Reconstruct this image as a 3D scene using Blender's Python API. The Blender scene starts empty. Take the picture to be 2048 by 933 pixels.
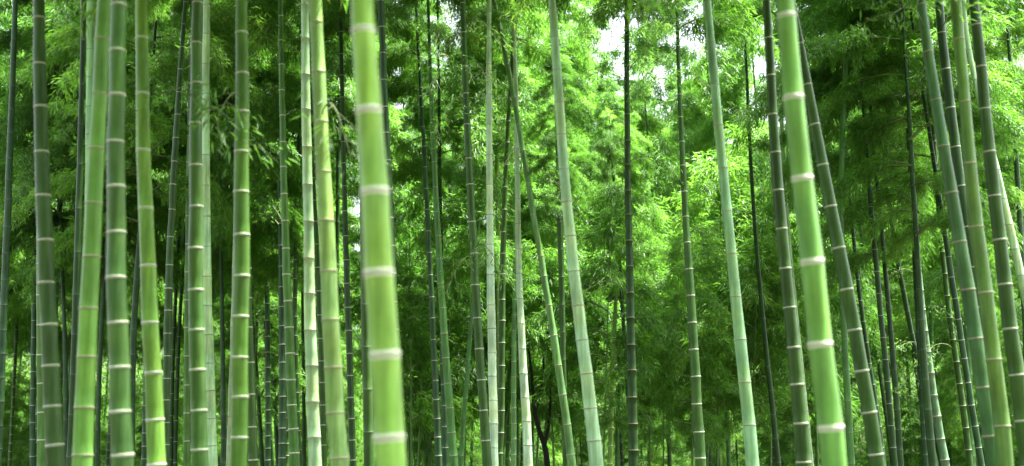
import bpy, math, random
import numpy as np
R = math.radians
sc = bpy.context.scene
COL = sc.collection

# ------------------------------------------------------------------ camera, light, exposure
PITCH = R(10.0); F = 2472.0; CAMZ = 1.6; DSUN = (68.0, 78.0)      # sun elevation, azimuth (deg, clockwise from +Y)
cam_d = bpy.data.cameras.new('camera'); cam = bpy.data.objects.new('camera', cam_d); COL.objects.link(cam)
cam.location = (0, 0, CAMZ); cam.rotation_euler = (math.pi/2 + PITCH, 0, 0)
cam_d.sensor_width = 36.0; cam_d.lens = 36.0*F/2048.0
cam_d.clip_start = 0.05; cam_d.clip_end = 2000
cam_d.dof.use_dof = True; cam_d.dof.focus_distance = 18.0; cam_d.dof.aperture_fstop = 1.7
sc.camera = cam

world = bpy.data.worlds.new('World'); sc.world = world; world.use_nodes = True
wn = world.node_tree.nodes; wl = world.node_tree.links
bg = wn['Background']; bg.inputs['Strength'].default_value = 0.15
sky = wn.new('ShaderNodeTexSky'); sky.sky_type = 'NISHITA'; sky.sun_disc = False
sky.sun_elevation = R(DSUN[0]); sky.sun_rotation = R(DSUN[1])
sky.air_density = 1.0; sky.dust_density = 3.0; sky.ozone_density = 1.0
cloud = wn.new('ShaderNodeHueSaturation'); cloud.inputs['Saturation'].default_value = 0.35      # thin bright cloud: a paler sky
wl.new(sky.outputs[0], cloud.inputs['Color']); wl.new(cloud.outputs[0], bg.inputs[0])

sun_d = bpy.data.lights.new('sun', 'SUN'); sun_d.energy = 5.0; sun_d.angle = R(6.0); sun_d.color = (1.0, 0.97, 0.91)
sun = bpy.data.objects.new('sun', sun_d); COL.objects.link(sun)
sun.rotation_euler = (R(90 - DSUN[0]), 0, R(180 - DSUN[1]))

sc.view_settings.view_transform = 'Standard'; sc.view_settings.look = 'None'
sc.view_settings.exposure = 2.52; sc.view_settings.gamma = 1.0
sc.render.engine = 'CYCLES'
sc.cycles.max_bounces = 7; sc.cycles.diffuse_bounces = 5; sc.cycles.transmission_bounces = 5
sc.cycles.glossy_bounces = 2; sc.cycles.caustics_reflective = False; sc.cycles.caustics_refractive = False
sc.cycles.use_denoising = True; sc.cycles.use_adaptive_sampling = False; sc.cycles.denoiser = 'OPENIMAGEDENOISE'; sc.cycles.denoising_input_passes = 'RGB_ALBEDO_NORMAL'; sc.cycles.denoising_prefilter = 'ACCURATE'

rnd = random.Random(7)
rng = np.random.default_rng(11)

# ------------------------------------------------------------------ materials
def new_mat(name):
    m = bpy.data.materials.new(name); m.use_nodes = True
    nt = m.node_tree; nt.nodes.clear()
    return m, nt, nt.nodes, nt.links

def leaf_material(name, stops, trans=0.5, glow=0.45):
    m, nt, n, l = new_mat(name)
    out = n.new('ShaderNodeOutputMaterial'); mix = n.new('ShaderNodeMixShader')
    pb = n.new('ShaderNodeBsdfPrincipled'); tr = n.new('ShaderNodeBsdfTranslucent')
    geo = n.new('ShaderNodeNewGeometry'); ramp = n.new('ShaderNodeValToRGB')
    tc = n.new('ShaderNodeTexCoord'); noi = n.new('ShaderNodeTexNoise'); noi.inputs['Scale'].default_value = 0.9
    l.new(tc.outputs['Object'], noi.inputs['Vector'])
    ad = n.new('ShaderNodeMath'); ad.operation = 'MULTIPLY_ADD'; ad.inputs[1].default_value = 0.6
    oi = n.new('ShaderNodeObjectInfo')
    ad2 = n.new('ShaderNodeMath'); ad2.operation = 'MULTIPLY_ADD'; ad2.inputs[1].default_value = 0.5; ad2.inputs[2].default_value = -0.25
    l.new(noi.outputs['Fac'], ad2.inputs[0])
    ad3 = n.new('ShaderNodeMath'); ad3.operation = 'MULTIPLY_ADD'; ad3.inputs[1].default_value = 0.3
    l.new(oi.outputs['Random'], ad3.inputs[0]); l.new(ad2.outputs[0], ad3.inputs[2])
    l.new(geo.outputs['Random Per Island'], ad.inputs[0]); l.new(ad3.outputs[0], ad.inputs[2])
    l.new(ad.outputs[0], ramp.inputs[0])
    cr = ramp.color_ramp
    while len(cr.elements) < len(stops): cr.elements.new(0.5)
    for e, (p, c) in zip(cr.elements, stops): e.position = p; e.color = (*c, 1)
    l.new(ramp.outputs[0], pb.inputs['Base Color'])
    hs = n.new('ShaderNodeHueSaturation'); hs.inputs['Value'].default_value = 2.0; hs.inputs['Saturation'].default_value = 1.0; hs.inputs['Hue'].default_value = 0.492
    l.new(ramp.outputs[0], hs.inputs['Color']); l.new(hs.outputs[0], tr.inputs['Color'])
    pb.inputs['Roughness'].default_value = glow; pb.inputs['Specular IOR Level'].default_value = 0.6
    mix.inputs[0].default_value = trans
    l.new(pb.outputs[0], mix.inputs[1]); l.new(tr.outputs[0], mix.inputs[2]); l.new(mix.outputs[0], out.inputs[0])
    return m

LEAF = leaf_material('bamboo_leaf', [(0.0, (0.035, 0.125, 0.011)), (0.4, (0.068, 0.198, 0.017)), (0.8, (0.120, 0.278, 0.026)), (0.95, (0.23, 0.33, 0.04)), (1.0, (0.34, 0.32, 0.07))])

def culm_material(name, band_col, band_amt, scar_col):
    """green culm wall; the object's own colour is the base, attribute 'band' marks the ring at each node, 'bloom' the waxy dust under it"""
    m, nt, n, l = new_mat(name)
    out = n.new('ShaderNodeOutputMaterial'); pb = n.new('ShaderNodeBsdfPrincipled')
    oi = n.new('ShaderNodeObjectInfo'); tc = n.new('ShaderNodeTexCoord')
    mp = n.new('ShaderNodeMapping'); mp.inputs['Scale'].default_value = (38, 38, 1.6)
    l.new(tc.outputs['Object'], mp.inputs['Vector'])
    streak = n.new('ShaderNodeTexNoise'); streak.inputs['Scale'].default_value = 1.0; streak.inputs['Detail'].default_value = 5
    l.new(mp.outputs[0], streak.inputs['Vector'])
    big = n.new('ShaderNodeTexNoise'); big.inputs['Scale'].default_value = 1.7; big.inputs['Detail'].default_value = 3
    l.new(tc.outputs['Object'], big.inputs['Vector'])
    spk = n.new('ShaderNodeTexNoise'); spk.inputs['Scale'].default_value = 26; spk.inputs['Detail'].default_value = 6; spk.inputs['Roughness'].default_value = 0.7
    l.new(tc.outputs['Object'], spk.inputs['Vector'])
    # streak brightness
    mr = n.new('ShaderNodeMapRange'); mr.inputs['From Min'].default_value = 0.3; mr.inputs['From Max'].default_value = 0.7
    mr.inputs['To Min'].default_value = 0.78; mr.inputs['To Max'].default_value = 1.2
    l.new(streak.outputs['Fac'], mr.inputs['Value'])
    v1 = n.new('ShaderNodeVectorMath'); v1.operation = 'SCALE'; l.new(oi.outputs['Color'], v1.inputs[0]); l.new(mr.outputs[0], v1.inputs['Scale'])
    # each internode has its own tone; broad stains run over several
    tn = n.new('ShaderNodeAttribute'); tn.attribute_name = 'tone'
    st = n.new('ShaderNodeTexNoise'); st.inputs['Scale'].default_value = 7.0; st.inputs['Detail'].default_value = 7; st.inputs['Roughness'].default_value = .65
    mps = n.new('ShaderNodeMapping'); mps.inputs['Scale'].default_value = (1.6, 1.6, .5); l.new(tc.outputs['Object'], mps.inputs['Vector']); l.new(mps.outputs[0], st.inputs['Vector'])
    ms = n.new('ShaderNodeMapRange'); ms.inputs['From Min'].default_value = .35; ms.inputs['From Max'].default_value = .68; ms.inputs['To Min'].default_value = .74; ms.inputs['To Max'].default_value = 1.16
    l.new(st.outputs['Fac'], ms.inputs['Value'])
    mt = n.new('ShaderNodeMath'); mt.operation = 'MULTIPLY'; l.new(ms.outputs[0], mt.inputs[0]); l.new(tn.outputs['Fac'], mt.inputs[1])
    v1b = n.new('ShaderNodeVectorMath'); v1b.operation = 'SCALE'; l.new(v1.outputs[0], v1b.inputs[0]); l.new(mt.outputs[0], v1b.inputs['Scale'])
    v1 = v1b
    # yellowish drift
    mx = n.new('ShaderNodeMix'); mx.data_type = 'RGBA'; mx.blend_type = 'MULTIPLY'
    l.new(v1.outputs[0], mx.inputs[6]); mx.inputs[7].default_value = (1.22, 1.06, 0.7, 1)
    mr2 = n.new('ShaderNodeMapRange'); mr2.inputs['From Min'].default_value = 0.48; mr2.inputs['From Max'].default_value = 0.75
    l.new(big.outputs['Fac'], mr2.inputs['Value']); l.new(mr2.outputs[0], mx.inputs[0])
    # lichen and scuffs
    mx2 = n.new('ShaderNodeMix'); mx2.data_type = 'RGBA'
    mr3 = n.new('ShaderNodeMapRange'); mr3.inputs['From Min'].default_value = 0.60; mr3.inputs['From Max'].default_value = 0.8; mr3.inputs['To Max'].default_value = 0.5
    l.new(spk.outputs['Fac'], mr3.inputs['Value']); l.new(mr3.outputs[0], mx2.inputs[0])
    l.new(mx.outputs[2], mx2.inputs[6]); vl = n.new('ShaderNodeVectorMath'); vl.operation = 'SCALE'; vl.inputs['Scale'].default_value = 1.9; l.new(mx.outputs[2], vl.inputs[0]); l.new(vl.outputs[0], mx2.inputs[7])
    # waxy bloom
    at2 = n.new('ShaderNodeAttribute'); at2.attribute_name = 'bloom'
    mb = n.new('ShaderNodeMath'); mb.operation = 'MULTIPLY'; mb.inputs[1].default_value = 0.9
    ml = n.new('ShaderNodeMath'); ml.operation = 'MULTIPLY'; l.new(at2.outputs['Fac'], ml.inputs[0]); l.new(streak.outputs['Fac'], ml.inputs[1]); l.new(ml.outputs[0], mb.inputs[0])
    mx3 = n.new('ShaderNodeMix'); mx3.data_type = 'RGBA'; l.new(mb.outputs[0], mx3.inputs[0])
    l.new(mx2.outputs[2], mx3.inputs[6]); vb = n.new('ShaderNodeVectorMath'); vb.operation = 'MULTIPLY_ADD'; vb.inputs[1].default_value = (1.5, 1.35, 1.7); vb.inputs[2].default_value = (.02, .02, .02); l.new(mx2.outputs[2], vb.inputs[0]); l.new(vb.outputs[0], mx3.inputs[7])
    # node band
    at = n.new('ShaderNodeAttribute'); at.attribute_name = 'band'
    bm_ = n.new('ShaderNodeMath'); bm_.operation = 'MULTIPLY'; bm_.inputs[1].default_value = band_amt
    mr4 = n.new('ShaderNodeMapRange'); mr4.inputs['From Min'].default_value = 0.3; mr4.inputs['From Max'].default_value = 0.55; mr4.inputs['To Min'].default_value = 0.72
    l.new(spk.outputs['Fac'], mr4.inputs['Value'])
    mm = n.new('ShaderNodeMath'); mm.operation = 'MULTIPLY'; l.new(at.outputs['Fac'], mm.inputs[0]); l.new(mr4.outputs[0], mm.inputs[1])
    ma = n.new('ShaderNodeMath'); ma.operation = 'MULTIPLY'; l.new(mm.outputs[0], ma.inputs[0]); l.new(oi.outputs['Alpha'], ma.inputs[1])
    l.new(ma.outputs[0], bm_.inputs[0])
    mx4 = n.new('ShaderNodeMix'); mx4.data_type = 'RGBA'; l.new(bm_.outputs[0], mx4.inputs[0])
    l.new(mx3.outputs[2], mx4.inputs[6]); mx4.inputs[7].default_value = (*band_col, 1)
    at3 = n.new('ShaderNodeAttribute'); at3.attribute_name = 'scar'
    mx5 = n.new('ShaderNodeMix'); mx5.data_type = 'RGBA'; sm = n.new('ShaderNodeMath'); sm.operation = 'MULTIPLY'; sm.inputs[1].default_value = 0.75
    l.new(at3.outputs['Fac'], sm.inputs[0]); l.new(sm.outputs[0], mx5.inputs[0])
    l.new(mx4.outputs[2], mx5.inputs[6]); mx5.inputs[7].default_value = (*scar_col, 1)
    l.new(mx5.outputs[2], pb.inputs['Base Color'])
    pb.inputs['Roughness'].default_value = 0.36; pb.inputs['Specular IOR Level'].default_value = 0.2
    mr5 = n.new('ShaderNodeMapRange'); mr5.inputs['To Min'].default_value = 0.28; mr5.inputs['To Max'].default_value = 0.52
    l.new(spk.outputs['Fac'], mr5.inputs['Value']); l.new(mr5.outputs[0], pb.inputs['Roughness'])
    bp = n.new('ShaderNodeBump'); bp.inputs['Strength'].default_value = 0.25; bp.inputs['Distance'].default_value = 0.002
    l.new(streak.outputs['Fac'], bp.inputs['Height']); l.new(bp.outputs[0], pb.inputs['Normal'])
    l.new(pb.outputs[0], out.inputs[0])
    return m

MAT = {
 'w': culm_material('culm_white_noded', (0.68, 0.73, 0.56), 1.0, (0.24, 0.25, 0.13)),
 'd': culm_material('culm_dark_noded', (0.42, 0.50, 0.38), 0.35, (0.025, 0.035, 0.015)),
 'p': culm_material('culm_buff_noded', (0.50, 0.46, 0.32), 0.75, (0.20, 0.16, 0.09)),
}
def simple_mat(name, c1, c2, scale, rough=0.8, bump=0.0):
    m, nt, n, l = new_mat(name)
    out = n.new('ShaderNodeOutputMaterial'); pb = n.new('ShaderNodeBsdfPrincipled')
    tc = n.new('ShaderNodeTexCoord'); no = n.new('ShaderNodeTexNoise'); no.inputs['Scale'].default_value = scale; no.inputs['Detail'].default_value = 6
    l.new(tc.outputs['Object'], no.inputs['Vector'])
    mr = n.new('ShaderNodeMapRange'); mr.inputs['From Min'].default_value = 0.35; mr.inputs['From Max'].default_value = 0.65; l.new(no.outputs['Fac'], mr.inputs['Value'])
    mx = n.new('ShaderNodeMix'); mx.data_type = 'RGBA'; mx.inputs[6].default_value = (*c1, 1); mx.inputs[7].default_value = (*c2, 1)
    l.new(mr.outputs[0], mx.inputs[0]); l.new(mx.outputs[2], pb.inputs['Base Color'])
    pb.inputs['Roughness'].default_value = rough
    if bump:
        bp = n.new('ShaderNodeBump'); bp.inputs['Strength'].default_value = bump; bp.inputs['Distance'].default_value = 0.02
        l.new(no.outputs['Fac'], bp.inputs['Height']); l.new(bp.outputs[0], pb.inputs['Normal'])
    l.new(pb.outputs[0], out.inputs[0])
    return m
TWIG = simple_mat('twig', (0.07, 0.12, 0.03), (0.16, 0.20, 0.07), 3)
SOIL = simple_mat('leaf_litter', (0.022, 0.018, 0.010), (0.060, 0.048, 0.024), 9, 0.95, 0.6)
BARK = simple_mat('bark', (0.006, 0.007, 0.004), (0.018, 0.020, 0.012), 14, 0.95, 0.8)

# ------------------------------------------------------------------ mesh helpers
def mesh_np(name, verts, faces_flat, loop_tot, mat, smooth=False, attrs=None):
    me = bpy.data.meshes.new(name)
    verts = np.asarray(verts, dtype=np.float32); faces_flat = np.asarray(faces_flat, dtype=np.int32)
    nf = len(faces_flat)//loop_tot
    me.vertices.add(len(verts)); me.vertices.foreach_set('co', verts.ravel())
    me.loops.add(len(faces_flat)); me.loops.foreach_set('vertex_index', faces_flat)
    me.polygons.add(nf); me.polygons.foreach_set('loop_start', np.arange(0, nf*loop_tot, loop_tot, dtype=np.int32))
    if smooth: me.polygons.foreach_set('use_smooth', np.ones(nf, dtype=bool))
    me.update(calc_edges=True); me.validate()
    me.materials.append(mat)
    for k, v in (attrs or {}).items():
        a = me.attributes.new(k, 'FLOAT', 'POINT'); a.data.foreach_set('value', np.asarray(v, dtype=np.float32))
    return me

def tube_arrays(P, rad, n):
    """quads of a tube along points P (m,3); open ends closed by a tiny last radius"""
    P = np.asarray(P, float); m = len(P)
    T = np.gradient(P, axis=0); T /= np.linalg.norm(T, axis=1)[:, None] + 1e-9
    ref = np.array([0., 1., 0.]) if abs(T[0][1]) < 0.9 else np.array([1., 0., 0.])
    U = np.cross(T, ref); U /= np.linalg.norm(U, axis=1)[:, None] + 1e-9
    V = np.cross(T, U)
    a = np.linspace(0, 2*np.pi, n, endpoint=False)
    V3 = P[:, None, :] + np.asarray(rad)[:, None, None]*(np.cos(a)[None, :, None]*U[:, None, :] + np.sin(a)[None, :, None]*V[:, None, :])
    i = np.arange(m-1)[:, None]*n; j = np.arange(n)[None, :]; j2 = (j+1) % n
    Q = np.stack([i+j, i+j2, i+n+j2, i+n+j], axis=-1).reshape(-1, 4)
    return V3.reshape(-1, 3), Q

def unit(v): return v/(np.linalg.norm(v, axis=-1, keepdims=True)+1e-9)

def leaves(base, direc, length, width, roll, fold=0.12, droop=0.18):
    """six-vertex pointed blades: base, two at a third, two at two thirds, tip (as 4 tris + ...) simplified to a folded kite with a bent tip"""
    n = len(base)
    d = unit(direc)
    up = np.tile(np.array([0., 0., 1.]), (n, 1))
    side = unit(np.cross(d, up + rng.normal(0, .05, (n, 3))))
    nor = np.cross(side, d)
    c, s = np.cos(roll)[:, None], np.sin(roll)[:, None]
    side, nor = side*c + nor*s, nor*c - side*s
    L = length[:, None]; W = width[:, None]
    v0 = base
    mid = base + d*L*0.42
    v1 = mid + side*W*0.5 + nor*W*fold
    v2 = mid - side*W*0.5 + nor*W*fold
    tip = base + d*L - np.array([0., 0., 1.])*L*droop
    V = np.stack([v0, v1, tip, v2], axis=1).reshape(-1, 3)
    k = np.arange(n)[:, None]*4
    Fc = np.concatenate([k+0, k+2, k+1, k+0, k+3, k+2], axis=1).reshape(-1)
    return V, Fc

def leaf_fan(pts, dirs, per, Lm=0.115, Wm=0.0165, spread=0.9):
    """a fan of leaves at each twig point"""
    n = len(pts)
    base = np.repeat(pts, per, axis=0) + rng.normal(0, 0.045, (n*per, 3))
    d = np.repeat(unit(dirs), per, axis=0) + rng.normal(0, spread*0.7, (n*per, 3)) + np.array([0, 0, -0.2])
    L = Lm*rng.uniform(0.6, 1.25, n*per); W = Wm*rng.uniform(0.75, 1.25, n*per)
    return leaves(base, d, L, W, rng.normal(0, 0.55, n*per))

# ------------------------------------------------------------------ crowns: branches + foliage, base at z=0
def branch_pts(o, az, L, rise, sag, n=9):
    t = np.linspace(0, 1, n)
    out = L*t*math.cos(rise)
    z = L*(t*math.sin(rise) - sag*t**2.2)
    wob = 0.04*L*np.sin(t*5 + az*3)
    return np.stack([o[0] + out*math.cos(az) - wob*math.sin(az), o[1] + out*math.sin(az) + wob*math.cos(az), o[2] + z], axis=1)

def spray_on_branch(B, L, acc_tw, acc_lf, dens=1.0, start=0.22, leaf=0.115, twn=None):
    t = np.linspace(0, 1, len(B))
    ntw = twn or max(4, int(L*9*dens))
    for q in range(ntw):
        u = start + (1-start)*(q+rnd.random())/ntw
        p = np.array([np.interp(u, t, B[:, k]) for k in range(3)])
        p2 = np.array([np.interp(min(1, u+.05), t, B[:, k]) for k in range(3)])
        p1 = np.array([np.interp(max(0, u-.05), t, B[:, k]) for k in range(3)])
        tang = unit(p2-p1)
        perp = np.array([-tang[1], tang[0], 0])*(1 if q % 2 else -1)
        dr = unit(tang*0.7 + perp*rnd.uniform(.3, 1.1) + np.array([0, 0, rnd.uniform(-.25, .3)]))
        tl = rnd.uniform(.16, .42)*(1.15 - 0.5*u)
        tt = np.linspace(0, 1, 4)[:, None]
        T = p + dr*tl*tt - np.array([0, 0, 1.])*tl*0.3*tt**2
        acc_tw.append((T, np.array([.0028, .0022, .0016, .001])))
        k = 5
        ui = np.linspace(.3, 1, k)
        pts = np.stack([np.interp(ui, tt[:, 0], T[:, c]) for c in range(3)], axis=1)
        acc_lf.append((pts, np.tile(dr + np.array([0, 0, -.25]), (k, 1)), leaf))

def build_crown(name, H, Rmax, dens=1.0, seed=1, leafsize=0.115, per=4, r0=0.03, gap=0.3, prof=0.3):
    global rnd, rng
    rnd = random.Random(seed); rng = np.random.default_rng(seed)
    tw, lf, br = [], [], []
    z = 0.0; side = rnd.uniform(0, 6.28)
    while z < H-0.15:
        f = z/H
        env = Rmax*(min(1, 0.45 + f/prof*0.55) if f < prof else (1-(f-prof)/(1-prof))**0.8*0.9 + 0.12)
        for s in (0, 1):
            if rnd.random() < 0.12: continue
            az = side + s*0.5 + rnd.uniform(-.5, .5)
            L = env*rnd.uniform(.65, 1.2)*(1 if s == 0 else .75)
            B = branch_pts((0, 0, z), az, L, R(rnd.uniform(5, 48)), rnd.uniform(.3, .85))
            br.append((B, np.linspace(.010*(1-f)+.003, .0015, len(B))))
            spray_on_branch(B, L, tw, lf, dens, leaf=leafsize)
        side += math.pi + rnd.uniform(-.7, .7)
        z += gap*rnd.uniform(.85, 1.15)*(1 - 0.45*f)
    Vs, Qs, off = [], [], 0
    for (P, r_) in br:
        v, q = tube_arrays(P, r_, 4); Vs.append(v); Qs.append(q+off); off += len(v)
    for (P, r_) in tw:
        v, q = tube_arrays(P, r_, 3); Vs.append(v); Qs.append(q+off); off += len(v)
    bm = mesh_np(name+'_branches', np.concatenate(Vs), np.concatenate(Qs).ravel(), 4, TWIG)
    pts = np.concatenate([a for a, b, c in lf]); dr = np.concatenate([b for a, b, c in lf])
    V, Fc = leaf_fan(pts, dr, per, Lm=leafsize, Wm=leafsize*0.145)
    lm = mesh_np(name+'_foliage', V, Fc, 3, LEAF)
    return bm, lm

# ------------------------------------------------------------------ culm
def culm_mesh(name, path, radf, node_z, zbot, ztop, sides, style, band=0.5, sub=3):
    """path(z)->xyz. A ring profile round each node: swelling, sheath scar, waxy band under it."""
    Z, RR, BD, BL, SC = [], [], [], [], []
    zs = [zbot] + [z for z in node_z if zbot+.03 < z < ztop-.03] + [ztop]
    b = band
    for i, z in enumerate(zs[:-1]):
        z2 = zs[i+1]; L = z2-z
        if i > 0:
            rr = radf(z)
            prof = [(-.0150*b-.004, 1.0, 0, .9, 0), (-.0150*b-.001, 1.004, .85, .8, 0), (-.0055, 1.03, 1, .2, 0), (-.0025, 1.10, .6 if b > .9 else .3, 0, 1),
                    (.0010, 1.105, .3, 0, 1), (.0035, 1.022, .8, 0, 0.2), (.0065+.003*b, 1.06, .9, 0, 0), (.0115+.005*b, 1.012, .7, 0, 0), (.0135+.006*b, 1.0, 0, .3, 0)]
            k = max(0.4, min(1.6, rr/0.045))
            for dz, m, bd, bl, scv in prof:
                Z.append(z+dz*k*(.49+.09*b)); RR.append(rr*m); BD.append(bd); BL.append(bl); SC.append(scv)
        for u in np.linspace(0, 1, sub+2)[1:-1]:
            Z.append(z + .03 + (L-.06)*u); RR.append(radf(z + L*u)*(0.985)); BD.append(0); BL.append(max(0, (u-.35))*0.9); SC.append(0)
        if i == 0:
            Z.insert(0, zbot); RR.insert(0, radf(zbot)); BD.insert(0, 0); BL.insert(0, 0); SC.insert(0, 0)
    Z.append(ztop); RR.append(max(.0015, radf(ztop)*.5)); BD.append(0); BL.append(0); SC.append(0)
    o = np.argsort(Z, kind='stable'); Z = np.array(Z)[o]; RR = np.array(RR)[o]
    BD = np.array(BD)[o]; BL = np.array(BL)[o]; SC = np.array(SC)[o]
    P = np.array([path(z) for z in Z])
    nr = random.Random(len(Z)*31 + int(abs(zs[-1])*1000))
    kx = [nr.gauss(0, 1)*radf(z)*.05 for z in zs]; ky = [nr.gauss(0, 1)*radf(z)*.05 for z in zs]     # slight kink at every joint
    P[:, 0] += np.interp(Z, zs, kx); P[:, 1] += np.interp(Z, zs, ky)
    tone = np.array([nr.uniform(.86, 1.12) for z in zs]); TN = tone[np.clip(np.searchsorted(zs, Z, side='right')-1, 0, len(zs)-1)]
    V, Q = tube_arrays(P, RR, sides)
    return mesh_np(name, V, Q.ravel(), 4, MAT[style], True,
                   {'band': np.repeat(BD, sides), 'bloom': np.repeat(BL, sides), 'scar': np.repeat(SC, sides), 'tone': np.repeat(TN, sides)})

def empty(name, loc, label, cat, group=None):
    o = bpy.data.objects.new(name, None); COL.objects.link(o); o.location = loc; o.empty_display_size = .3
    o['label'] = label; o['category'] = cat
    if group: o['group'] = group
    return o
def child(name, me, parent, color=None):
    o = bpy.data.objects.new(name, me); COL.objects.link(o); o.parent = parent
    if color: o.color = (*color, min(1.0, .3 + color[1]*6.5))
    return o

CP, SP = math.cos(PITCH), math.sin(PITCH)
def ray(x, y):
    u = (x-1024)/F; v = (466.5-y)/F
    return np.array([u, CP - v*SP, SP + v*CP])
def to_world(x, y, D, k=0.0):
    d = ray(x, y); t = D/(d[1]-k*d[2])
    return d*t + np.array([0, 0, CAMZ]), t      # t = depth along the view axis

# ------------------------------------------------------------------ ground
def ground():
    xs = np.linspace(-160, 160, 81); ys = np.concatenate([np.linspace(-60, 60, 41), np.linspace(64, 260, 40)])
    X, Y = np.meshgrid(xs, ys)
    r_ = np.maximum(0, np.hypot(X, Y)-48)
    Zg = 0.10*np.maximum(0, r_) + 0.25*np.sin(X*.31)*np.cos(Y*.23)*np.minimum(1, np.hypot(X, Y)/20)
    Zg = np.minimum(Zg, 16) - 0.1
    nx, ny = len(xs), len(ys)
    V = np.stack([X, Y, Zg], axis=-1).reshape(-1, 3)
    i = np.arange(ny-1)[:, None]*nx; j = np.arange(nx-1)[None, :]
    Q = np.stack([i+j, i+j+1, i+nx+j+1, i+nx+j], axis=-1).reshape(-1)
    o = bpy.data.objects.new('ground', mesh_np('ground', V, Q, 4, SOIL, True)); COL.objects.link(o); o['kind'] = 'structure'
ground()

# ------------------------------------------------------------------ crown library
CROWNS = [build_crown('crown%d' % i, H, Rm, d, 100+i, ls, pr) for i, (H, Rm, d, ls, pr) in enumerate(
    [(7.0, 2.2, 1.3, .096, 15), (8.0, 2.5, 1.3, .098, 15), (6.0, 2.0, 1.4, .094, 15), (7.5, 2.1, 1.2, .098, 15), (9.0, 2.5, 1.25, .098, 15), (6.5, 2.3, 1.3, .096, 15)])]
CROWN_H = [7.0, 8.0, 6.0, 7.5, 9.0, 6.5]

# ------------------------------------------------------------------ the culms the photograph shows one by one
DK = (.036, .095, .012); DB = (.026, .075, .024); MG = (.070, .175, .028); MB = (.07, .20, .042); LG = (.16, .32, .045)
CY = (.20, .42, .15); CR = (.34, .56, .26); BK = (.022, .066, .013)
# label, style, colour, [(x, y, width)...] in photo pixels, nodes: list of y or (first, step), band
T = []
def C_(label, style, col, pts, nodes, band=.5, crown=None, k=0.0, group=None, dia=0.10):
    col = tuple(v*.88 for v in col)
    T.append(dict(label=label, style=style, col=col, pts=pts, nodes=nodes, band=band, crown=crown, k=k, group=group, dia=dia))
# --- left part
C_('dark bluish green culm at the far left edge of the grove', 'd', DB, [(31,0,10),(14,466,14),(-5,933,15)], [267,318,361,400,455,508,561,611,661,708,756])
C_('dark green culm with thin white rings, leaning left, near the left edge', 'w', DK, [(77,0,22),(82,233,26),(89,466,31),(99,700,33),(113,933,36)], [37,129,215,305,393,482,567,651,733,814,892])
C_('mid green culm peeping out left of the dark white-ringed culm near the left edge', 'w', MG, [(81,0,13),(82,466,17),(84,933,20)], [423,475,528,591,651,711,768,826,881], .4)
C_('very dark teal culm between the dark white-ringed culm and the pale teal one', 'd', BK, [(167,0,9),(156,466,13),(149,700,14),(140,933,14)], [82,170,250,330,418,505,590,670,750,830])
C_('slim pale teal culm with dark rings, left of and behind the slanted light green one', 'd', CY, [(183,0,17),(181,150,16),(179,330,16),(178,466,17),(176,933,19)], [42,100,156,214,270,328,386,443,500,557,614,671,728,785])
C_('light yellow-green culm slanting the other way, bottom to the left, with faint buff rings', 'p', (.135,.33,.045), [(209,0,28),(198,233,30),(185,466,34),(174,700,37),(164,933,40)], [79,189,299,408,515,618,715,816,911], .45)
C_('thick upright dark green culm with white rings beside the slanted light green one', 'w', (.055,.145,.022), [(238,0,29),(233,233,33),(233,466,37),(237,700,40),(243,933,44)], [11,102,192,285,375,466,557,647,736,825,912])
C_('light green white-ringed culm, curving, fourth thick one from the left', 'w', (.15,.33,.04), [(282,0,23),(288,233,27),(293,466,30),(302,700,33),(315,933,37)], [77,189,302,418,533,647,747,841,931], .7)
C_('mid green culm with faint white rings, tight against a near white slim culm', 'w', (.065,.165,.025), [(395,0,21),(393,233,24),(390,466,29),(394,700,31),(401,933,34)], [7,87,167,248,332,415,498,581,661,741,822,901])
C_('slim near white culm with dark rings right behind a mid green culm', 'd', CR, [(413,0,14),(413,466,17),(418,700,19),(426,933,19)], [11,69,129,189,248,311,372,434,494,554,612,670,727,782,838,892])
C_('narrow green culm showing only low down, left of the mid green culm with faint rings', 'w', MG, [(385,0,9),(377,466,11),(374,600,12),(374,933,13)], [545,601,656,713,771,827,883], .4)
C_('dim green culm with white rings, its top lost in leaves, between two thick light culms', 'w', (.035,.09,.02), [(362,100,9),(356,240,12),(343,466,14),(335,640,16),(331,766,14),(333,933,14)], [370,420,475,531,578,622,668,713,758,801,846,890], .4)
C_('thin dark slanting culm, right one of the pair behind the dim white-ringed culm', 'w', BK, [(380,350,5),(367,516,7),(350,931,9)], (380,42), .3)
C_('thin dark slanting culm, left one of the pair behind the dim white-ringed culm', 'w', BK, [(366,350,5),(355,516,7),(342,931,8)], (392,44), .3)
C_('front culm dark above, light green below, bright right rim, by a pale sliver', 'w', (.075,.19,.018), [(483,0,23),(484,233,28),(484,466,31),(480,700,32),(478,933,33)], [67,148,225,305,385,471,553,634,716,795,876])
C_('pale sliver of a culm hidden behind the left side of a front culm', 'd', (.36,.50,.25), [(478,100,8),(472,466,11),(465,700,11),(458,933,12)], (420,59))
C_('dark green culm emerging low on the right behind a bright-rimmed front culm', 'w', DK, [(486,0,12),(489,300,14),(492,466,17),(498,700,18),(507,933,20)], [479,538,597,656,726,790,855,921])
C_('mid green white-ringed culm standing alone, blurred leaves crossing its upper half', 'w', (.07,.19,.03), [(561,0,9),(565,233,12.5),(571,466,15),(580,700,19),(590,933,21)], [130,181,232,285,335,389,443,498,550,603,656,708,761,811,859,907], .5)
C_('thin dark stem just right of the lone mid green culm', 'w', BK, [(598,280,7),(591,466,8),(589,600,8),(593,700,9),(600,933,9)], (520,38), .3)
C_('pale cream-green culm with faint rings, left of the streaky yellow one', 'p', CR, [(610,0,15),(611,233,19),(617,466,20),(623,700,24),(629,933,27)], [78,150,220,295,370,444,517,588,661,732,804,875], .25)
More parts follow.
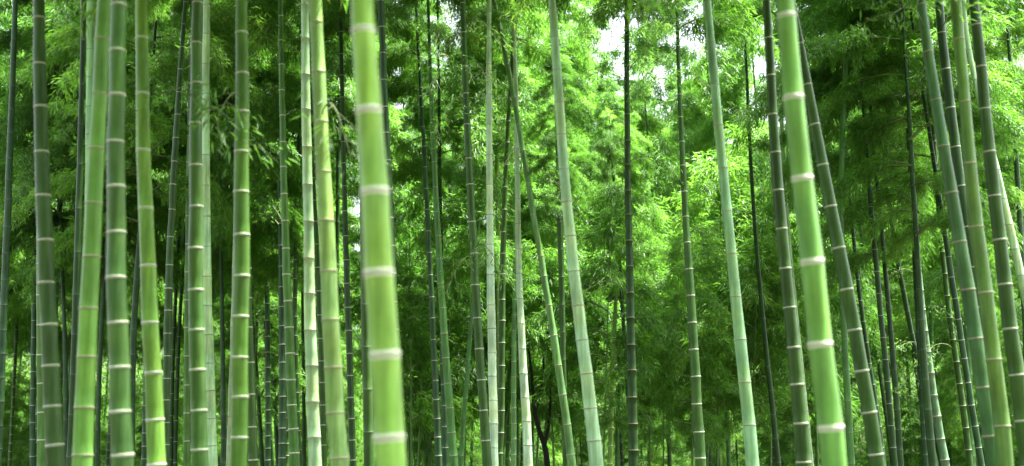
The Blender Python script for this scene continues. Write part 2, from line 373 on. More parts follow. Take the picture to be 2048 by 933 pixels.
C_('thick yellowish culm with brown streaks and a glossy highlight', 'p', (.22,.40,.10), [(631,0,26),(640,233,28),(654,466,32),(665,700,35),(678,933,38)], [46,146,245,345,443,544,641,737,827,918], .45)
C_('dark close-ringed culm between the streaky yellow culm and the nearest culm', 'w', BK, [(683,100,8),(686,300,9),(690,466,11),(696,616,13),(699,700,13),(706,933,13)], [373,423,473,521,568,616,662,708,752,796,838,881,921], .5)
C_('thin dark culm hugging the right side of the streaky yellow culm high up', 'd', BK, [(681,50,7),(677,250,8),(675,466,8),(672,933,9)], (60,55))
C_('dark white-ringed culm low between the cream and streaky yellow culms', 'w', DK, [(626,350,8),(633,500,10),(640,640,12),(645,766,12),(647,933,13)], [489,536,583,631,678,723,766,811,851,891], .45)
C_('nearest culm of all, thick bright yellow-green with broad white bands', 'w', (.195,.40,.055), [(725,0,45),(736,223,51),(748,384,56),(760,547,59),(770,711,60),(782,933,62)], [62,223,384,547,711,876], 1.3)
C_('dark culm half hidden behind the right side of the nearest thick culm', 'w', DB, [(762,0,12),(769,233,14),(781,466,17),(790,666,18),(800,933,19)], [55,107,161,215,267,322,380,437,493,548,605,660,713,765,815,863,911])
C_('dark culm half hidden behind the left side of the nearest thick culm', 'd', DK, [(722,0,12),(726,300,16),(730,466,19),(735,766,20),(737,933,21)], (15,85), .5)
# --- centre
C_('left and darker of the slim pair right of the nearest thick culm', 'w', DB, [(841,160,7),(846,280,8),(853,400,9),(857,466,10),(867,666,11),(878,933,14)], [335,378,420,463,506,551,595,637,680,722,762,800,838,875,912], .4)
C_('right and lighter of the slim pair right of the nearest thick culm', 'p', MB, [(858,60,6),(865,250,9),(873,450,12),(884,590,14),(893,716,16),(908,933,17)], [325,375,425,473,519,568,617,668,717,768,817,866,912], .35)
C_('slim green culm showing between the two of the slim pair low down', 'w', DB, [(880,400,8),(884,566,10),(885,716,12),(892,933,13)], (560,42), .35)
C_('thin light stem leaning right at the foot of the slim pair', 'd', MB, [(870,716,6),(862,806,7),(850,931,8)], (740,32))
C_('wavy thin light green stem, first right of the nearest thick culm, low down', 'd', LG, [(818,500,6),(822,616,8),(831,746,8),(845,866,9),(847,931,9)], (560,38))
C_('thin light green stem between the wavy one and the slim pair', 'd', MG, [(845,540,6),(847,616,7),(850,716,8),(855,816,8),(859,916,9)], (570,38))
C_('slim culm leaning strongly to the right among leaves, right of the slim pair', 'd', MG, [(945,500,5),(925,560,6),(897,651,7),(850,790,8)], (510,30), dia=.06)
C_('bluish slim culm low down between the slim pair and the dark straight culm', 'd', MB, [(935,740,9),(930,806,10),(921,931,11)], (760,38))
C_('dark straight culm with brownish upper rings left of the white-topped culms', 'w', (.038,.105,.015), [(926,0,10),(933,233,13),(945,466,16),(959,700,18),(967,800,18),(974,933,19)], [66,133,188,250,318,370,445,508,571,637,699,761,822,882], .4)
C_('left white-topped culm, green and dark-ringed towards the foot', 'd', (.48,.70,.42), [(979,65,9),(978,200,12),(977,466,14),(984,616,17),(987,716,17),(988,933,17)], [130,190,250,310,370,430,490,550,611,658,706,753,801,848,896])
C_('slim light green culm squeezed between the left white-topped culm and a dark bent one', 'w', LG, [(993,320,8),(997,466,9),(998,700,9),(999,933,9)], (350,46), .3)
C_('dark culm crossing behind the sweeping bent culm near the middle', 'w', DK, [(1032,0,8),(1027,100,8),(1017,250,9),(1010,350,10),(1008,466,11),(1005,616,13),(1003,716,13),(999,933,14)], [330,375,420,465,508,549,600,642,686,732,778,822,866,907], .35)
C_('right white-topped culm, green and dark-ringed towards the foot', 'd', (.46,.68,.40), [(1031,140,8),(1034,300,10),(1036,466,12),(1040,590,13),(1043,690,15),(1050,790,17),(1057,933,19)], [198,248,298,348,398,448,498,548,598,648,698,748,796,843,891])
C_('sweeping bent light green culm, curving down to the right across the middle', 'p', (.12,.27,.075), [(987,0,9),(1005,80,9.5),(1016,135,10),(1024,175,10),(1036,250,10),(1050,325,10),(1059,375,11),(1074,466,12),(1086,541,13),(1098,616,13),(1107,681,15),(1120,746,15),(1129,816,16),(1144,933,17)], [60,130,195,250,302,367,430,513,553,611,672,731,790,850,910], .45)
C_('slim green culm leaning right behind the foot of the right white-topped culm', 'd', MG, [(1033,640,7),(1023,716,8),(1012,806,8),(1003,931,9)], (690,36))
C_('pale slim culm with close rings, thickest of the cluster left of the right white-topped culm', 'w', CY, [(1029,560,8),(1028,700,10),(1027,933,11)], (600,31), .35)
C_('thin pale culm on the left of the close-ringed pale one', 'w', MB, [(1021,700,6),(1017,800,7),(1014,933,8)], (720,33), .3)
C_('thin pale culm on the right of the close-ringed pale one', 'w', MB, [(1032,700,6),(1034,800,7),(1036,933,7)], (715,33), .3)
C_('slim green culm leaning right through leaves beside the sweeping bent culm', 'd', MG, [(1072,480,5),(1062,531,6),(1050,581,7),(1040,640,7)], (500,32), dia=.06)
C_('big pale cyan-green culm leaning left with thin pale rings, right of the middle', 'p', (.34,.58,.29), [(1103,0,15),(1109,75,17),(1114,141,18),(1119,206,19),(1123,270,19.5),(1129,340,20),(1134,405,21),(1139,466,22),(1147,541,23),(1157,611,24),(1164,681,24.5),(1172,748,25),(1187,882,28),(1193,933,29)], [18,75,141,206,270,339,405,473,543,612,681,748,817,882], .4)
C_('dark culm following behind the left side of the big pale cyan-green one', 'd', DK, [(1115,250,9),(1118,400,11),(1121,466,12),(1123,616,12),(1128,716,11),(1131,933,12)], (280,55), .4)
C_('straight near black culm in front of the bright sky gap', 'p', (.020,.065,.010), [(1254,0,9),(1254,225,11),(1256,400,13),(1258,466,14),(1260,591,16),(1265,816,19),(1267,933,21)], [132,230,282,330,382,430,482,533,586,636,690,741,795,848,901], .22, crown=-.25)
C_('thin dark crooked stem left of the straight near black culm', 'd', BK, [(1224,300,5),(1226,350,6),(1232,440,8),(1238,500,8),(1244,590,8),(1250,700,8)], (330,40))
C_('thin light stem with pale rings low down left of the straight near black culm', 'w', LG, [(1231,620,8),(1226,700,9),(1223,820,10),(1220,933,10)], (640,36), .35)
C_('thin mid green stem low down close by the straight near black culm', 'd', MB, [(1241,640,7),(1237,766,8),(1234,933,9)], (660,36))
# --- right part
C_('dark green culm with white rings, knobbly and leaf-veiled at the top', 'w', (.05,.135,.02), [(1355,0,7),(1357,150,8),(1361,235,10),(1366,325,12),(1371,425,13),(1378,541,16),(1386,691,19),(1392,766,20),(1397,841,21),(1401,933,22)], [190,235,284,332,384,434,486,539,592,646,700,754,809,865,917], .45, crown=-.4)
C_('very thin light culm with tufted top in the bright opening', 'w', LG, [(1433,540,5),(1429,640,6),(1430,700,7),(1433,800,8),(1440,933,9)], [582,622,660,697,735,770,806,842,878,912], .4)
C_('long pale cyan-green culm leaning left with faint orange stains', 'p', (.24,.48,.21), [(1414,0,15),(1422,85,17),(1430,170,18),(1438,252,19),(1444,337,19),(1454,422,20),(1464,508,21),(1471,593,22),(1480,680,24),(1489,765,25),(1498,851,26),(1505,933,27)], [85,170,252,337,422,508,594,680,765,851], .4)
C_('thin dark curving culm right of the long pale cyan-green one', 'd', BK, [(1490,80,5),(1492,150,6),(1496,200,7),(1501,300,7),(1509,450,8),(1520,566,9),(1527,666,9),(1535,716,10),(1543,791,11),(1556,933,12)], (110,48))
C_('dark green white-ringed culm beside the blurred thick culm, on its left', 'w', DK, [(1533,0,15),(1537,77,17),(1541,152,18),(1545,230,19),(1552,306,21),(1557,382,22),(1563,459,23),(1571,538,24),(1578,616,25),(1586,696,26),(1594,770,28),(1601,848,29),(1608,933,30)], [2,77,152,230,306,382,459,538,616,696,770,848,925], .45)
C_('whitish culm glimpsed between the dark white-ringed culm and the blurred thick one', 'w', CR, [(1559,100,7),(1560,170,8),(1566,300,9),(1573,450,9),(1580,500,9),(1588,600,10)], (120,40), .4)
C_('thick blurred green culm with broad white bands, right of the middle', 'w', (.115,.295,.045), [(1568,0,35),(1571,33,36),(1587,197,40),(1604,359,42),(1623,525,46),(1641,690,48),(1660,857,50),(1668,933,51)], [33,197,359,525,690,857], 1.25)
C_('dark green white-ringed culm bowing out to the right from behind the thick blurred one', 'w', (.038,.105,.014), [(1585,0,12),(1592,50,14),(1601,88,15),(1614,170,18),(1630,250,20),(1645,331,22),(1662,414,24),(1677,497,25),(1693,580,27),(1708,661,27),(1724,743,28),(1739,826,29),(1752,910,30),(1756,933,30)], [9,88,170,250,331,414,497,580,661,743,826,910], .5)
C_('slender pale green culm with forked twig near its top, beside the bowing dark one', 'd', MB, [(1698,20,8),(1695,75,9),(1692,125,9),(1687,200,10),(1685,275,11),(1684,350,11),(1683,466,11),(1683,600,12),(1688,690,13),(1695,766,14),(1699,841,14),(1703,933,15)], [75,130,186,242,302,360,420,481,549,616,680,741,803,866])
C_('smooth bluish green culm leaning left, first of the leaning bundle at the right', 'p', (.055,.15,.04), [(1840,0,17),(1850,50,19),(1856,105,20),(1869,201,22),(1886,294,23),(1902,387,25),(1919,485,27),(1935,581,29),(1950,678,29),(1964,776,30),(1983,873,31),(1990,933,32)], [10,105,201,294,387,485,581,678,776,873], .35)
C_('darkest culm of the leaning bundle at the right, passing behind the others', 'w', BK, [(1878,0,16),(1884,67,17),(1891,140,18),(1901,217,19),(1911,295,19),(1922,373,19),(1932,455,19),(1946,536,21),(1956,616,21),(1968,700,22),(1990,850,23)], [67,140,217,295,373,455,536,616,695], .4)
C_('lighter olive green culm in front, third of the leaning bundle at the right', 'p', (.09,.20,.03), [(1913,0,20),(1918,80,22),(1924,150,22),(1930,205,22),(1941,328,25),(1953,455,28),(1970,587,29),(1987,720,30),(2004,853,32),(2010,933,33)], [80,205,328,455,587,720,853], .4)
C_('dark white-ringed culm on the right side of the leaning bundle', 'w', DK, [(1947,0,18),(1952,51,20),(1961,135,21),(1970,219,22),(1980,305,24),(1988,393,25),(2000,481,26),(2010,570,28),(2021,659,29),(2033,751,31),(2046,843,32),(2056,933,32)], [51,135,219,305,393,481,570,659,751,843], .4)
C_('slim whitish culm leaning steeply across the right edge', 'd', CR, [(1926,0,8),(1933,40,9),(1946,150,10),(1965,230,11),(1990,320,13),(2003,375,13),(2019,466,15),(2031,500,16),(2045,560,16),(2062,640,17)], [100,160,220,280,340,398,450,499,551,603])
C_('slim culm with yellowish blotches low down left of the leaning bundle', 'w', (.14,.27,.13), [(1829,440,8),(1834,500,9),(1840,566,12),(1846,640,13),(1855,700,14),(1862,750,15),(1870,816,16),(1884,890,17),(1890,933,18)], [501,538,581,620,662,704,746,791,833,878], .25)
C_('slim dark culm with a lit edge just left of the leaning bundle', 'w', DK, [(1862,200,8),(1870,300,9),(1880,466,9),(1892,566,10),(1903,651,11),(1913,741,12),(1927,816,13),(1940,933,13)], (240,44), .25)
C_('slim white-ringed culm low down directly under the left side of the leaning bundle', 'w', DB, [(1905,560,11),(1913,626,12),(1936,766,12),(1954,866,13),(1962,933,13)], [681,718,766,811,853,896], .4)
C_('dark slim culm right of the bowing dark one, disappearing up into leaves', 'w', BK, [(1728,230,7),(1738,380,9),(1749,466,11),(1757,590,11),(1765,666,11),(1771,741,12),(1783,841,12),(1789,933,13)], (500,44), .3)
C_('dark slim culm paired on the right of another dark slim one, low down', 'd', BK, [(1776,600,10),(1790,766,12),(1802,933,13)], (620,40), .3)
C_('dark thin culm emerging along the right side of the bowing dark white-ringed one', 'w', BK, [(1700,400,7),(1709,500,8),(1718,570,9),(1726,640,9),(1738,726,9),(1753,816,10),(1768,933,10)], (560,42), .3)
C_('dark crooked stem in leaves between the pale slender culm and the leaning bundle', 'd', BK, [(1770,330,6),(1775,400,8),(1793,516,9),(1808,586,10),(1823,656,10),(1850,790,11)], (360,44))
C_('thin near black culm with peeling whitish streaks low down', 'w', BK, [(1826,700,5),(1831,756,6),(1848,841,7),(1857,931,7)], (720,20), .9)
C_('broad shaded culm beside the yellowish-blotched slim one', 'd', BK, [(1840,600,12),(1850,740,14),(1855,816,15),(1866,933,17)], (640,60))
C_('fine black stem left of the slender pale green culm at the top', 'd', BK, [(1677,60,5),(1677,190,5),(1679,300,5),(1681,500,6)], (80,40))
C_('fine black stem right of the slender pale green culm', 'd', BK, [(1702,120,4),(1705,300,5),(1712,380,5),(1719,440,6)], (140,40))
C_('dim stem hidden in leaves high up left of the leaning bundle', 'd', DB, [(1816,260,8),(1820,330,9),(1826,450,10),(1830,520,10)], (280,44))
C_('dim bluish stem in leaves close to the right edge', 'd', DB, [(2028,250,8),(2033,330,10),(2040,450,11),(2046,560,12)], (270,44))
# --- dim culms low on the left and between the front ones
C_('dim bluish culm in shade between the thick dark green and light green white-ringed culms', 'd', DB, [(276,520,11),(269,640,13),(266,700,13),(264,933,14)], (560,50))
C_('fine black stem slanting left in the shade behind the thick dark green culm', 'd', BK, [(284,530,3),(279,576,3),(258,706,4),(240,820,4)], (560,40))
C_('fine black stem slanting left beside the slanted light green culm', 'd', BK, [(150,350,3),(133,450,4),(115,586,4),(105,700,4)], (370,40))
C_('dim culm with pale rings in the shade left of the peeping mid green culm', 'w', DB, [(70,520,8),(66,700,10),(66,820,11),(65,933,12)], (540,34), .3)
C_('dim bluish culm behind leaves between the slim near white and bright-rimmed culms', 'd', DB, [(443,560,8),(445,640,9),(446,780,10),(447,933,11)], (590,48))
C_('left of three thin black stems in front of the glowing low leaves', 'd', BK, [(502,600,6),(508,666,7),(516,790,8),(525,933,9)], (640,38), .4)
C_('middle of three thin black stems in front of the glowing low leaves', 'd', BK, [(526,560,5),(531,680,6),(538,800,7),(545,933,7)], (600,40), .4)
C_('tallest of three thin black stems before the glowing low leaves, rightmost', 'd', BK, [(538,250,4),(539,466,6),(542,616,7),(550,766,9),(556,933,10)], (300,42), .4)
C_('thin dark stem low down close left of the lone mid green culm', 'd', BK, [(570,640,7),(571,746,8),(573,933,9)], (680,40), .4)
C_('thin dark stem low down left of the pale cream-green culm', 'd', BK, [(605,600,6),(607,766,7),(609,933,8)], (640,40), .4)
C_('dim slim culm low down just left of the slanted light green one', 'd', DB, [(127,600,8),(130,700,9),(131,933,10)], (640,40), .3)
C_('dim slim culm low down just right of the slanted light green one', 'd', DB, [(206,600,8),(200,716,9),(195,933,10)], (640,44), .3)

def crown_mount(parent, base_pt, direction, idx, scale, rot):
    bm_, lm_ = CROWNS[idx]
    b = child('branches', bm_, parent); f = child('foliage', lm_, parent)
    from mathutils import Vector, Matrix
    q = Vector(direction).to_track_quat('Z', 'Y').to_matrix().to_4x4()
    M = Matrix.Translation(Vector(base_pt)) @ q @ Matrix.Rotation(rot, 4, 'Z') @ Matrix.Diagonal((scale, scale, scale, 1))
    b.matrix_local = M; f.matrix_local = M
    return b, f

SPOTS = []
def build_traced(i, c):
    pts = c['pts']; ys = np.array([p[1] for p in pts], float)
    wmid = float(np.interp(500, ys, [p[2] for p in pts]))
    D = c['dia']*F/max(wmid, 4.5)
    if c['dia'] == .10:
        D = .095*F/wmid
        if wmid < 16: D = (.073 + .022*(max(wmid, 8)-8)/8)*F/max(wmid, 4.5)
    D = min(D, 36.0)
    k = c['k']
    W3, rad = [], []
    for (x, y, w) in pts:
        P, t = to_world(x, y, D, k); W3.append(P); rad.append(w*0.5*t/F)
    o = np.argsort([p[2] for p in W3]); W3 = np.array(W3)[o]; rad = np.array(rad)[o]
    z = W3[:, 2]
    deg = 1 if len(z) < 3 else min(4 if len(z) > 6 else 2, len(z)-1)
    zc = z.mean(); zs_ = max(1e-3, z.std())
    pf = np.polyfit((z-zc)/zs_, W3[:, 0], deg); dpf = np.polyder(pf)
    z0, z1 = z[0], z[-1]
    s0 = float(np.clip(np.polyval(dpf, (z0-zc)/zs_)/zs_, -.45, .45)); s1 = float(np.clip(np.polyval(dpf, (z1-zc)/zs_)/zs_, -.45, .45))
    x0 = float(np.polyval(pf, (z0-zc)/zs_)); x1 = float(np.polyval(pf, (z1-zc)/zs_))
    def px(zz):
        if zz < z0: return x0 + s0*(zz-z0)*1.0
        if zz > z1: return x1 + s1*(zz-z1)
        return float(np.polyval(pf, (zz-zc)/zs_))
    def py(zz): return D + k*(zz-CAMZ)
    rm = np.polyfit(z, rad, 1) if len(z) > 1 else [0, rad[0]]
    rm0 = max(-.006, min(0, rm[0]))
    big = rad.mean()
    top = z1 + max(3.5, 9.0 - (z1-3)*.5)*(big/0.05)**.5
    top = min(max(top, 7.5), 16.0)
    if ys.min() > 100 and abs(pts[0][0]-1235) < 135: top = max(z1+.3, min(top, 1.6+.275*D))
    def rf(zz):
        if zz <= z0: return float(rad[0]) - rm0*0 + min(.012, (z0-zz)*.004)
        if zz <= z1: return float(np.interp(zz, z, rad))
        return float(rad[-1])*max(0.06, 1-(zz-z1)/(top-z1+.3))
    # nodes
    nd = c['nodes']
    if isinstance(nd, tuple):
        a, st = nd; yy = list(np.arange(a, min(935, ys.max()+1), st))
    else: yy = list(nd)
    def z_of_y(y):
        x = float(np.interp(y, ys, [p[0] for p in pts])); return to_world(x, y, D, k)[0][2]
    nz = sorted(z_of_y(y) for y in yy)
    if len(nz) > 1:
        dn = (nz[-1]-nz[0])/(len(nz)-1)
    else: dn = .3
    up, dn_ = [], []
    q = nz[-1]
    while q < top-.2: q += dn*rnd.uniform(.97, 1.05); up.append(q)
    q = nz[0]; st = dn
    while q > .1: st *= .965; q -= max(.08, st*rnd.uniform(.97, 1.03)); dn_.append(q)
    nz = sorted(dn_ + nz + up)
    zb = -0.25
    bx = px(0.0); by = py(0.0)
    root = empty('bamboo', (bx, by, 0), c['label'], 'bamboo', 'single bamboo culms standing in front and between')
    sides = 28 if wmid > 24 else (18 if wmid > 12 else 12)
    me = culm_mesh('culm', lambda zz: (px(zz)-bx, py(zz)-by, zz), rf, nz, zb, top, sides, c['style'], c['band'])
    child('culm', me, root, c['col'])
    # crown above
    cb = top - (top-z1)*.93
    cb = max(cb, z1 + .8 if D < 16 else max(4.6, z1-.8))
    if c['crown'] is not None: cb = z1 + c['crown']
    if cb > top - 1.6: cb = top - 1.6
    ci = rnd.randrange(len(CROWNS)); scl = (top-cb)/CROWN_H[ci]*1.03
    dirv = np.array([px(top)-px(cb), py(top)-py(cb), top-cb])
    crown_mount(root, (px(cb)-bx, py(cb)-by, cb), dirv, ci, max(.35, min(1.2, scl)), rnd.uniform(0, 6.28))
    SPOTS.append((bx, by))
    return root, D

TR = {}
def side_branch(label, y0, x1, y1, D1, dens=1.0):
    """a leafy branch leaving a culm at photo height y0 and reaching out to a place D1 metres away"""
    root, D = TR[label]; c = next(c for c in T if c['label'] == label)
    ys = [p[1] for p in c['pts']]; x0 = float(np.interp(y0, ys, [p[0] for p in c['pts']]))
    D1 = D - (.5 + .03*D)*rnd.uniform(.6, 1.3); A, _ = to_world(x0, y0, D, c['k']); B, _ = to_world(x1, y1, D1)
    L = float(np.linalg.norm(B-A)); t = np.linspace(0, 1, 10)[:, None]
    P = A + (B-A)*t + np.array([0, 0, 1.])*L*.16*np.sin(np.pi*t**.8)
    P = P - np.array(root.location)
    tw, lf = [], []
    spray_on_branch(P, L, tw, lf, 1.0, start=.3, leaf=.12, twn=max(4, int((3.2 if D < 11 else 6)*L*dens)))
    Vs, Qs, off = [], [], 0
    for (Q_, r_) in [(P, np.linspace(.006, .0015, len(P)))] + tw:
        v, q = tube_arrays(Q_, r_, 4); Vs.append(v); Qs.append(q+off); off += len(v)
    child('side_branch', mesh_np('side_branch', np.concatenate(Vs), np.concatenate(Qs).ravel(), 4, TWIG), root)
    pts = np.concatenate([a for a, b, c_ in lf]); dr = np.concatenate([b for a, b, c_ in lf])
    V, Fc = leaf_fan(pts, dr, 3, Lm=.078, Wm=.012)
    child('side_foliage', mesh_np('side_foliage', V, Fc, 3, LEAF), root)
rnd = random.Random(3)
for i, c in enumerate(T):
    TR[c['label']] = build_traced(i, c)

rnd = random.Random(8); rng = np.random.default_rng(8)
def L_(start):
    m = [c['label'] for c in T if c['label'].startswith(start)]; assert len(m) == 1, (start, m); return m[0]
for st, y0, x1, y1, D1 in [
    ('mid green culm with faint white', 215, 330, 190, 8.2), ('mid green culm with faint white', 235, 500, 300, 7.4), 
    ('front culm dark above,', 200, 430, 245, 7.0),
    ('thick yellowish culm', 240, 700, 310, 7.4),
    ('dark straight culm with', 520, 890, 590, 14.0), ('dark straight culm with', 500, 1010, 560, 14.2), ('dark straight culm with', 20, 860, 110, 12.5), ('dark straight culm with', 50, 1000, 90, 12.5),
    ('dark straight culm with', 80, 860, 190, 12.5), ('dark straight culm with', 120, 990, 200, 12.5), ('dark straight culm with', 200, 870, 270, 13.0),
    ('straight near black culm', 590, 1165, 585, 13.4), ('straight near black culm', 20, 1170, 70, 13.5), ('straight near black culm', 40, 1345, 70, 13.5), ('straight near black culm', 110, 1340, 160, 14.5),
    ('straight near black culm', 300, 1180, 360, 13.4), ('straight near black culm', 330, 1350, 350, 13.4),
    ('straight near black culm', 10, 1195, 25, 0), ('straight near black culm', 60, 1300, 45, 0), ('straight near black culm', 90, 1195, 105, 0), ('straight near black culm', 150, 1320, 130, 0), ('straight near black culm', 170, 1190, 150, 0), ('straight near black culm', 25, 1230, 60, 0), ('dark green culm with white rings, knobbly', 30, 1270, 50, 0), ('dark green culm with white rings, knobbly', 160, 1285, 190, 0),
    ('sweeping bent', 350, 1150, 420, 13), ('sweeping bent', 300, 990, 370, 13),
    ('smooth bluish', 60, 1775, 40, 8.2), ('smooth bluish', 5, 1920, 15, 7.8), ('darkest culm of the leaning', 60, 1990, 30, 9.5),
    ('slim culm with yellowish', 560, 1750, 590, 13.2), ('slim culm with yellowish', 620, 1920, 650, 13.2), ('slim culm with yellowish', 700, 1770, 720, 13.2), ('slim culm with yellowish', 480, 1930, 500, 13.2),
    ('slim culm with yellowish', 500, 1740, 510, 13.2), ('slim dark culm with a lit', 600, 1980, 590, 16), ('slim dark culm with a lit', 400, 1960, 380, 16), ('slim dark culm with a lit', 700, 1800, 780, 15),
    ('very thin light culm', 560, 1380, 600, 21), ('very thin light culm', 540, 1470, 560, 21), ('very thin light culm', 640, 1490, 690, 21), ('very thin light culm', 600, 1500, 640, 21),
    ('mid green white-ringed culm standing alone', 60, 500, 110, 10), ('mid green white-ringed culm standing alone', 110, 630, 160, 12),
    ('dark green culm with white rings, knobbly', 60, 1290, 110, 15), ('dark green culm with white rings, knobbly', 90, 1430, 130, 15), ('dark green culm with white rings, knobbly', 140, 1430, 210, 15)]:
    side_branch(L_(st), y0, x1, y1, D1)

# ------------------------------------------------------------------ the grove behind: whole bamboos, copied
PROTO = []
def make_proto(i, H, cb, r0, lean, col):
    global rnd
    rnd = random.Random(40+i)
    root = empty('bamboo', (0, 0, 0), 'leafy bamboo in the thicket behind the bare front culms', 'bamboo', 'leafy bamboos of the thicket behind')
    path = lambda zz: (lean*(zz/H)**1.6*H*.1, 0.02*math.sin(zz*.7+i), zz)
    rf = lambda zz: max(.003, r0*(1-(max(0, zz)/H)**1.5*.95))
    nz = []; q = .1; st = .14
    while q < H: nz.append(q); st = min(.31, st*1.04); q += st
    me = culm_mesh('culm', path, rf, nz, -.3, H, 10, 'w' if i % 2 else 'd', .4, 1)
    child('culm', me, root, col)
    p0 = np.array(path(cb)); p1 = np.array(path(H))
    crown_mount(root, p0, p1-p0, i % len(CROWNS), (H-cb)/CROWN_H[i % len(CROWNS)]*1.02, rnd.uniform(0, 6))
    return root
protos = [make_proto(0, 12.0, 3.8, .045, .6, DK), make_proto(1, 13.5, 4.4, .05, -.7, DB), make_proto(2, 10.5, 3.2, .04, 1.0, MG),
          make_proto(3, 12.5, 4.8, .045, -.3, DK), make_proto(4, 14.0, 4.0, .05, .4, MB), make_proto(5, 9.5, 3.0, .035, -1.0, BK)]
def copy_tree(o):
    c = o.copy(); COL.objects.link(c)
    for ch in o.children:
        d = ch.copy(); COL.objects.link(d); d.parent = c; d.matrix_parent_inverse = ch.matrix_parent_inverse.copy()
    return c
place = random.Random(21)
pts = []
tries = 0
NB = 154
def terrain(x, y):
    r_ = max(0, math.hypot(x, y)-48); return min(16, .10*r_) - .1
while len(pts) < NB and tries < 20000:
    tries += 1
    y = 20 + 42*place.random()**.8
    x = place.uniform(-1, 1)*(y*.50+2.5)
    az = math.degrees(math.atan2(x, y)); px_ = 1024 + F*x/y
    if y < 27 and abs(px_-1150) < 420: continue          # the opening in the middle
    if y < 27 and 1080 < px_ < 1500: continue
    mind = 1.15 if y < 35 else 1.3
    if 560 < px_ < 1680 and place.random() < .35: continue
    if 1370 < px_ < 1660 and y < 42 and place.random() < .6: continue
    if px_ > 1660 and y < 32 and place.random() < .6: continue
    if px_ < 470 or px_ > 1680: mind = 1.0
    if any((x-a)**2+(y-b)**2 < mind*mind for a, b, *_ in pts): continue
    if any((x-a)**2+(y-b)**2 < .5 for a, b in SPOTS): continue
    pts.append((x, y, px_))
for px_, y in ((1415, 37.0), (1470, 43.0), (1395, 50.0), (1040, 38.0), (1085, 47.0)): pts.append(((px_-1024)/F*y, y, px_))
used = set()
for j, (x, y, px_) in enumerate(pts):
    pi_ = place.randrange(6)
    if px_ < 470 or px_ > 1700: pi_ = place.choice([1, 3, 3, 4])
    if pi_ in used: o = copy_tree(protos[pi_])
    else: o = protos[pi_]; used.add(pi_)
    s = place.uniform(.92, 1.28)
    if px_ < 470: s = place.uniform(1.1, 1.35)
    if 1290 < px_ < 1475 or 1039 < px_ < 1090: s = max(s, 1.28)
    if abs(px_-1215) < 10 + .7*F/y: s = min(s, (y*.31+1.3)/[12, 13.5, 10.5, 12.5, 14, 9.5][pi_])
    o.location = (x, y, terrain(x, y)); o.rotation_euler = (0, 0, place.uniform(0, 6.28)); o.scale = (s, s, s)
    deep = y > 38
    if px_ < 640: zone = 'left'
    elif px_ < 1330: zone = 'mid'
    else: zone = 'right'
    lab = {('left', 0): 'leafy bamboo in the shaded thicket behind the bare culms at the left',
           ('left', 1): 'distant leafy bamboo deep behind the dark left thicket',
           ('mid', 0): 'leafy bamboo with bright leaves in the thicket behind the middle culms',
           ('mid', 1): 'distant sunlit leafy bamboo seen through the middle of the grove',
           ('right', 0): 'leafy bamboo in the thicket behind the leaning culms at the right',
           ('right', 1): 'distant leafy bamboo deep behind the right thicket'}[(zone, int(deep))]
    o['label'] = lab; o['group'] = {'left': 'thicket bamboos on the left', 'mid': 'thicket bamboos in the middle', 'right': 'thicket bamboos on the right'}[zone] + (' far back' if deep else '')

for (x, y, s) in [(-7.5, -4, 1.0), (-4.6, -6.5, 1.1), (-2.2, -5.2, .95), (-9.5, -8, 1.15), (2.6, -5.8, 1.05), (5.2, -4.4, 1.0), (7.9, -6.2, 1.1), (.4, -8.4, 1.1), (-5.6, -10, 1.2), (4.4, -9.6, 1.2), (9.5, -2.2, 1.0), (-10.5, -1.5, 1.0)]:  # unseen bamboos added behind the camera: green reflections, less open-sky fill on the culms
    o = copy_tree(protos[place.randrange(6)]); o.location = (x, y, 0); o.rotation_euler = (0, 0, place.uniform(0, 6.28)); o.scale = (s, s, s)
    o['label'] = 'unseen leafy bamboo added behind the viewer to green the light'; o['group'] = 'unseen bamboos added behind the viewer'

# ------------------------------------------------------------------ young bushy bamboos, leafy to the ground
SH = [build_crown('young%d' % i, H, Rm, 1.5, 300+i, .12, 7, gap=.2, prof=.45) for i, (H, Rm) in enumerate([(3.6, 1.1), (2.8, 1.0), (4.2, 1.3)])]
place = random.Random(77)
n_y = 0; tries = 0; shp = []
while n_y < 82 and tries < 5000:
    tries += 1
    front = n_y < 22; rear = n_y >= 40
    y = 19 + 32*place.random(); x = place.uniform(-1, 1)*(y*.46+1); px_ = 1024 + F*x/y
    if front:
        y = place.uniform(20.5, 28.5); px_ = place.uniform(760, 1640); x = (px_-1024)/F*y
    if rear: y = place.uniform(40, 49); px_ = place.uniform(-20, 2070); x = (px_-1024)/F*y
    if px_ < 420 and y < 30: continue
    if not rear and px_ < 700 and place.random() < .5: continue
    if any((x-a)**2+(y-b)**2 < .45 for a, b in SPOTS) or any((x-a)**2+(y-b)**2 < 1.2 for a, b in shp): continue
    shp.append((x, y)); n_y += 1
    i_ = place.randrange(3); Hs = [5.4, 4.6, 6.0][i_]; s = place.uniform(.85, 1.35) if not front else place.uniform(.95, 1.2) + (y-20.5)*.055
    root = empty('young_bamboo', (x, y, terrain(x, y)), 'young bushy bamboo in deep shade at the far end of the grove' if rear else 'young bushy bamboo filling the gap between taller culms behind', 'bamboo', 'young bamboos far back' if rear else 'young bushy bamboos')
    st_, _ = None, None
    me_name = 'young_culm%d' % i_
    me = bpy.data.meshes.get(me_name) or culm_mesh(me_name, lambda zz: (0, 0, zz), lambda zz: .022*(1-.88*max(0, zz)/Hs), list(np.arange(.2, Hs, .22)), -.2, Hs, 6, 'd', .3, 1)
    child('culm', me, root, MG)
    b_, f_ = SH[i_]
    b = child('branches', b_, root); f = child('foliage', f_, root)
    b.location.z = f.location.z = .45 if rear else 1.85
    root.rotation_euler = (place.uniform(-.08, .08), place.uniform(-.08, .08), place.uniform(0, 6.28)); root.scale = (s, s, s)

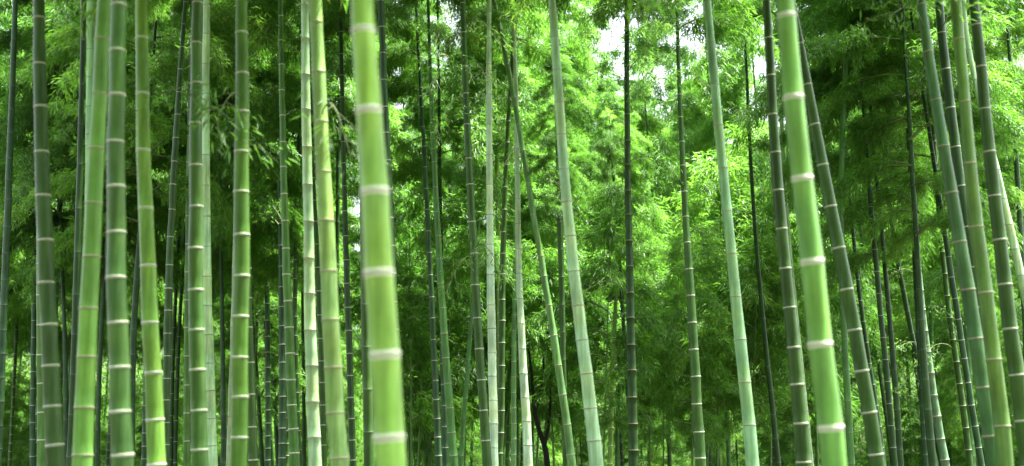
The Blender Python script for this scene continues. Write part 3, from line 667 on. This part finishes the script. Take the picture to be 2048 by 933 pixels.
# ------------------------------------------------------------------ one dark broadleaf tree with crooked limbs, low in the middle
def crooked_tree():
    D = 24.0
    g = to_world(1096, 933, D)[0]
    root = empty('crooked_tree', (g[0], g[1], 0), 'small dark crooked tree with bent limbs low down between the sweeping and white-topped culms', 'tree')
    o = np.array([g[0], g[1], 0.])
    def line(px, base=None):
        P = [to_world(x, y, D)[0]-o for x, y in px]
        if base is not None: P = [np.array(base)] + P
        P = np.array(P); t = np.linspace(0, 1, len(P)); tt = np.linspace(0, 1, 22)
        Q_ = np.stack([np.interp(tt, t, P[:, c]) for c in range(3)], axis=1)
        for _ in range(2): Q_[1:-1] = (Q_[:-2] + 2*Q_[1:-1] + Q_[2:])/4
        Q_[:, 1] += .06*np.sin(tt*9)
        return Q_
    tr = line([(1097, 933), (1090, 890), (1078, 862), (1069, 830), (1066, 780), (1062, 735), (1056, 690), (1060, 640)], (0.05, 0, -.2))
    v, q = tube_arrays(tr, np.linspace(.065, .012, len(tr)), 10); child('trunk', mesh_np('trunk', v, q.ravel(), 4, BARK, True), root)
    for px in ([(1090, 890), (1098, 850), (1101, 800), (1100, 740), (1105, 690)], [(1069, 830), (1080, 790), (1088, 745), (1086, 700)]):
        l_ = line(px); v, q = tube_arrays(l_, np.linspace(.035, .008, len(l_)), 8); child('limb', mesh_np('limb', v, q.ravel(), 4, BARK, True), root)
    f = child('crown', SH[1][1], root); f.location = tuple(to_world(1078, 700, D)[0]-o); f.scale = (1, 1, .8)
crooked_tree()

# ------------------------------------------------------------------ far wood on the rising ground
def far_wood():
    global rng
    rng = np.random.default_rng(5)
    n = 190000
    y = 50 + 40*rng.random(n)**1.2; x = rng.uniform(-1, 1, n)*(y*.52+3)
    g = np.minimum(16, .10*np.maximum(0, np.hypot(x, y)-48))
    lump = 8.5 + 2.5*np.sin(x*.5+y*.3)*np.cos(x*.23-y*.4)
    z = g + rng.uniform(0.0, 1, n)**1.5*lump
    base = np.stack([x, y, z], axis=1)
    V, Fc = leaf_fan(base, rng.normal(0, 1, (n, 3))*np.array([1, 1, .4]), 4, Lm=.22, Wm=.045, spread=1.2)
    o = bpy.data.objects.new('distant_bamboo_wood', mesh_np('far_foliage', V, Fc, 3, LEAF)); COL.objects.link(o)
    o['kind'] = 'stuff'; o['label'] = 'far leafy bamboo wood rising behind the whole grove'; o['category'] = 'wood'
far_wood()
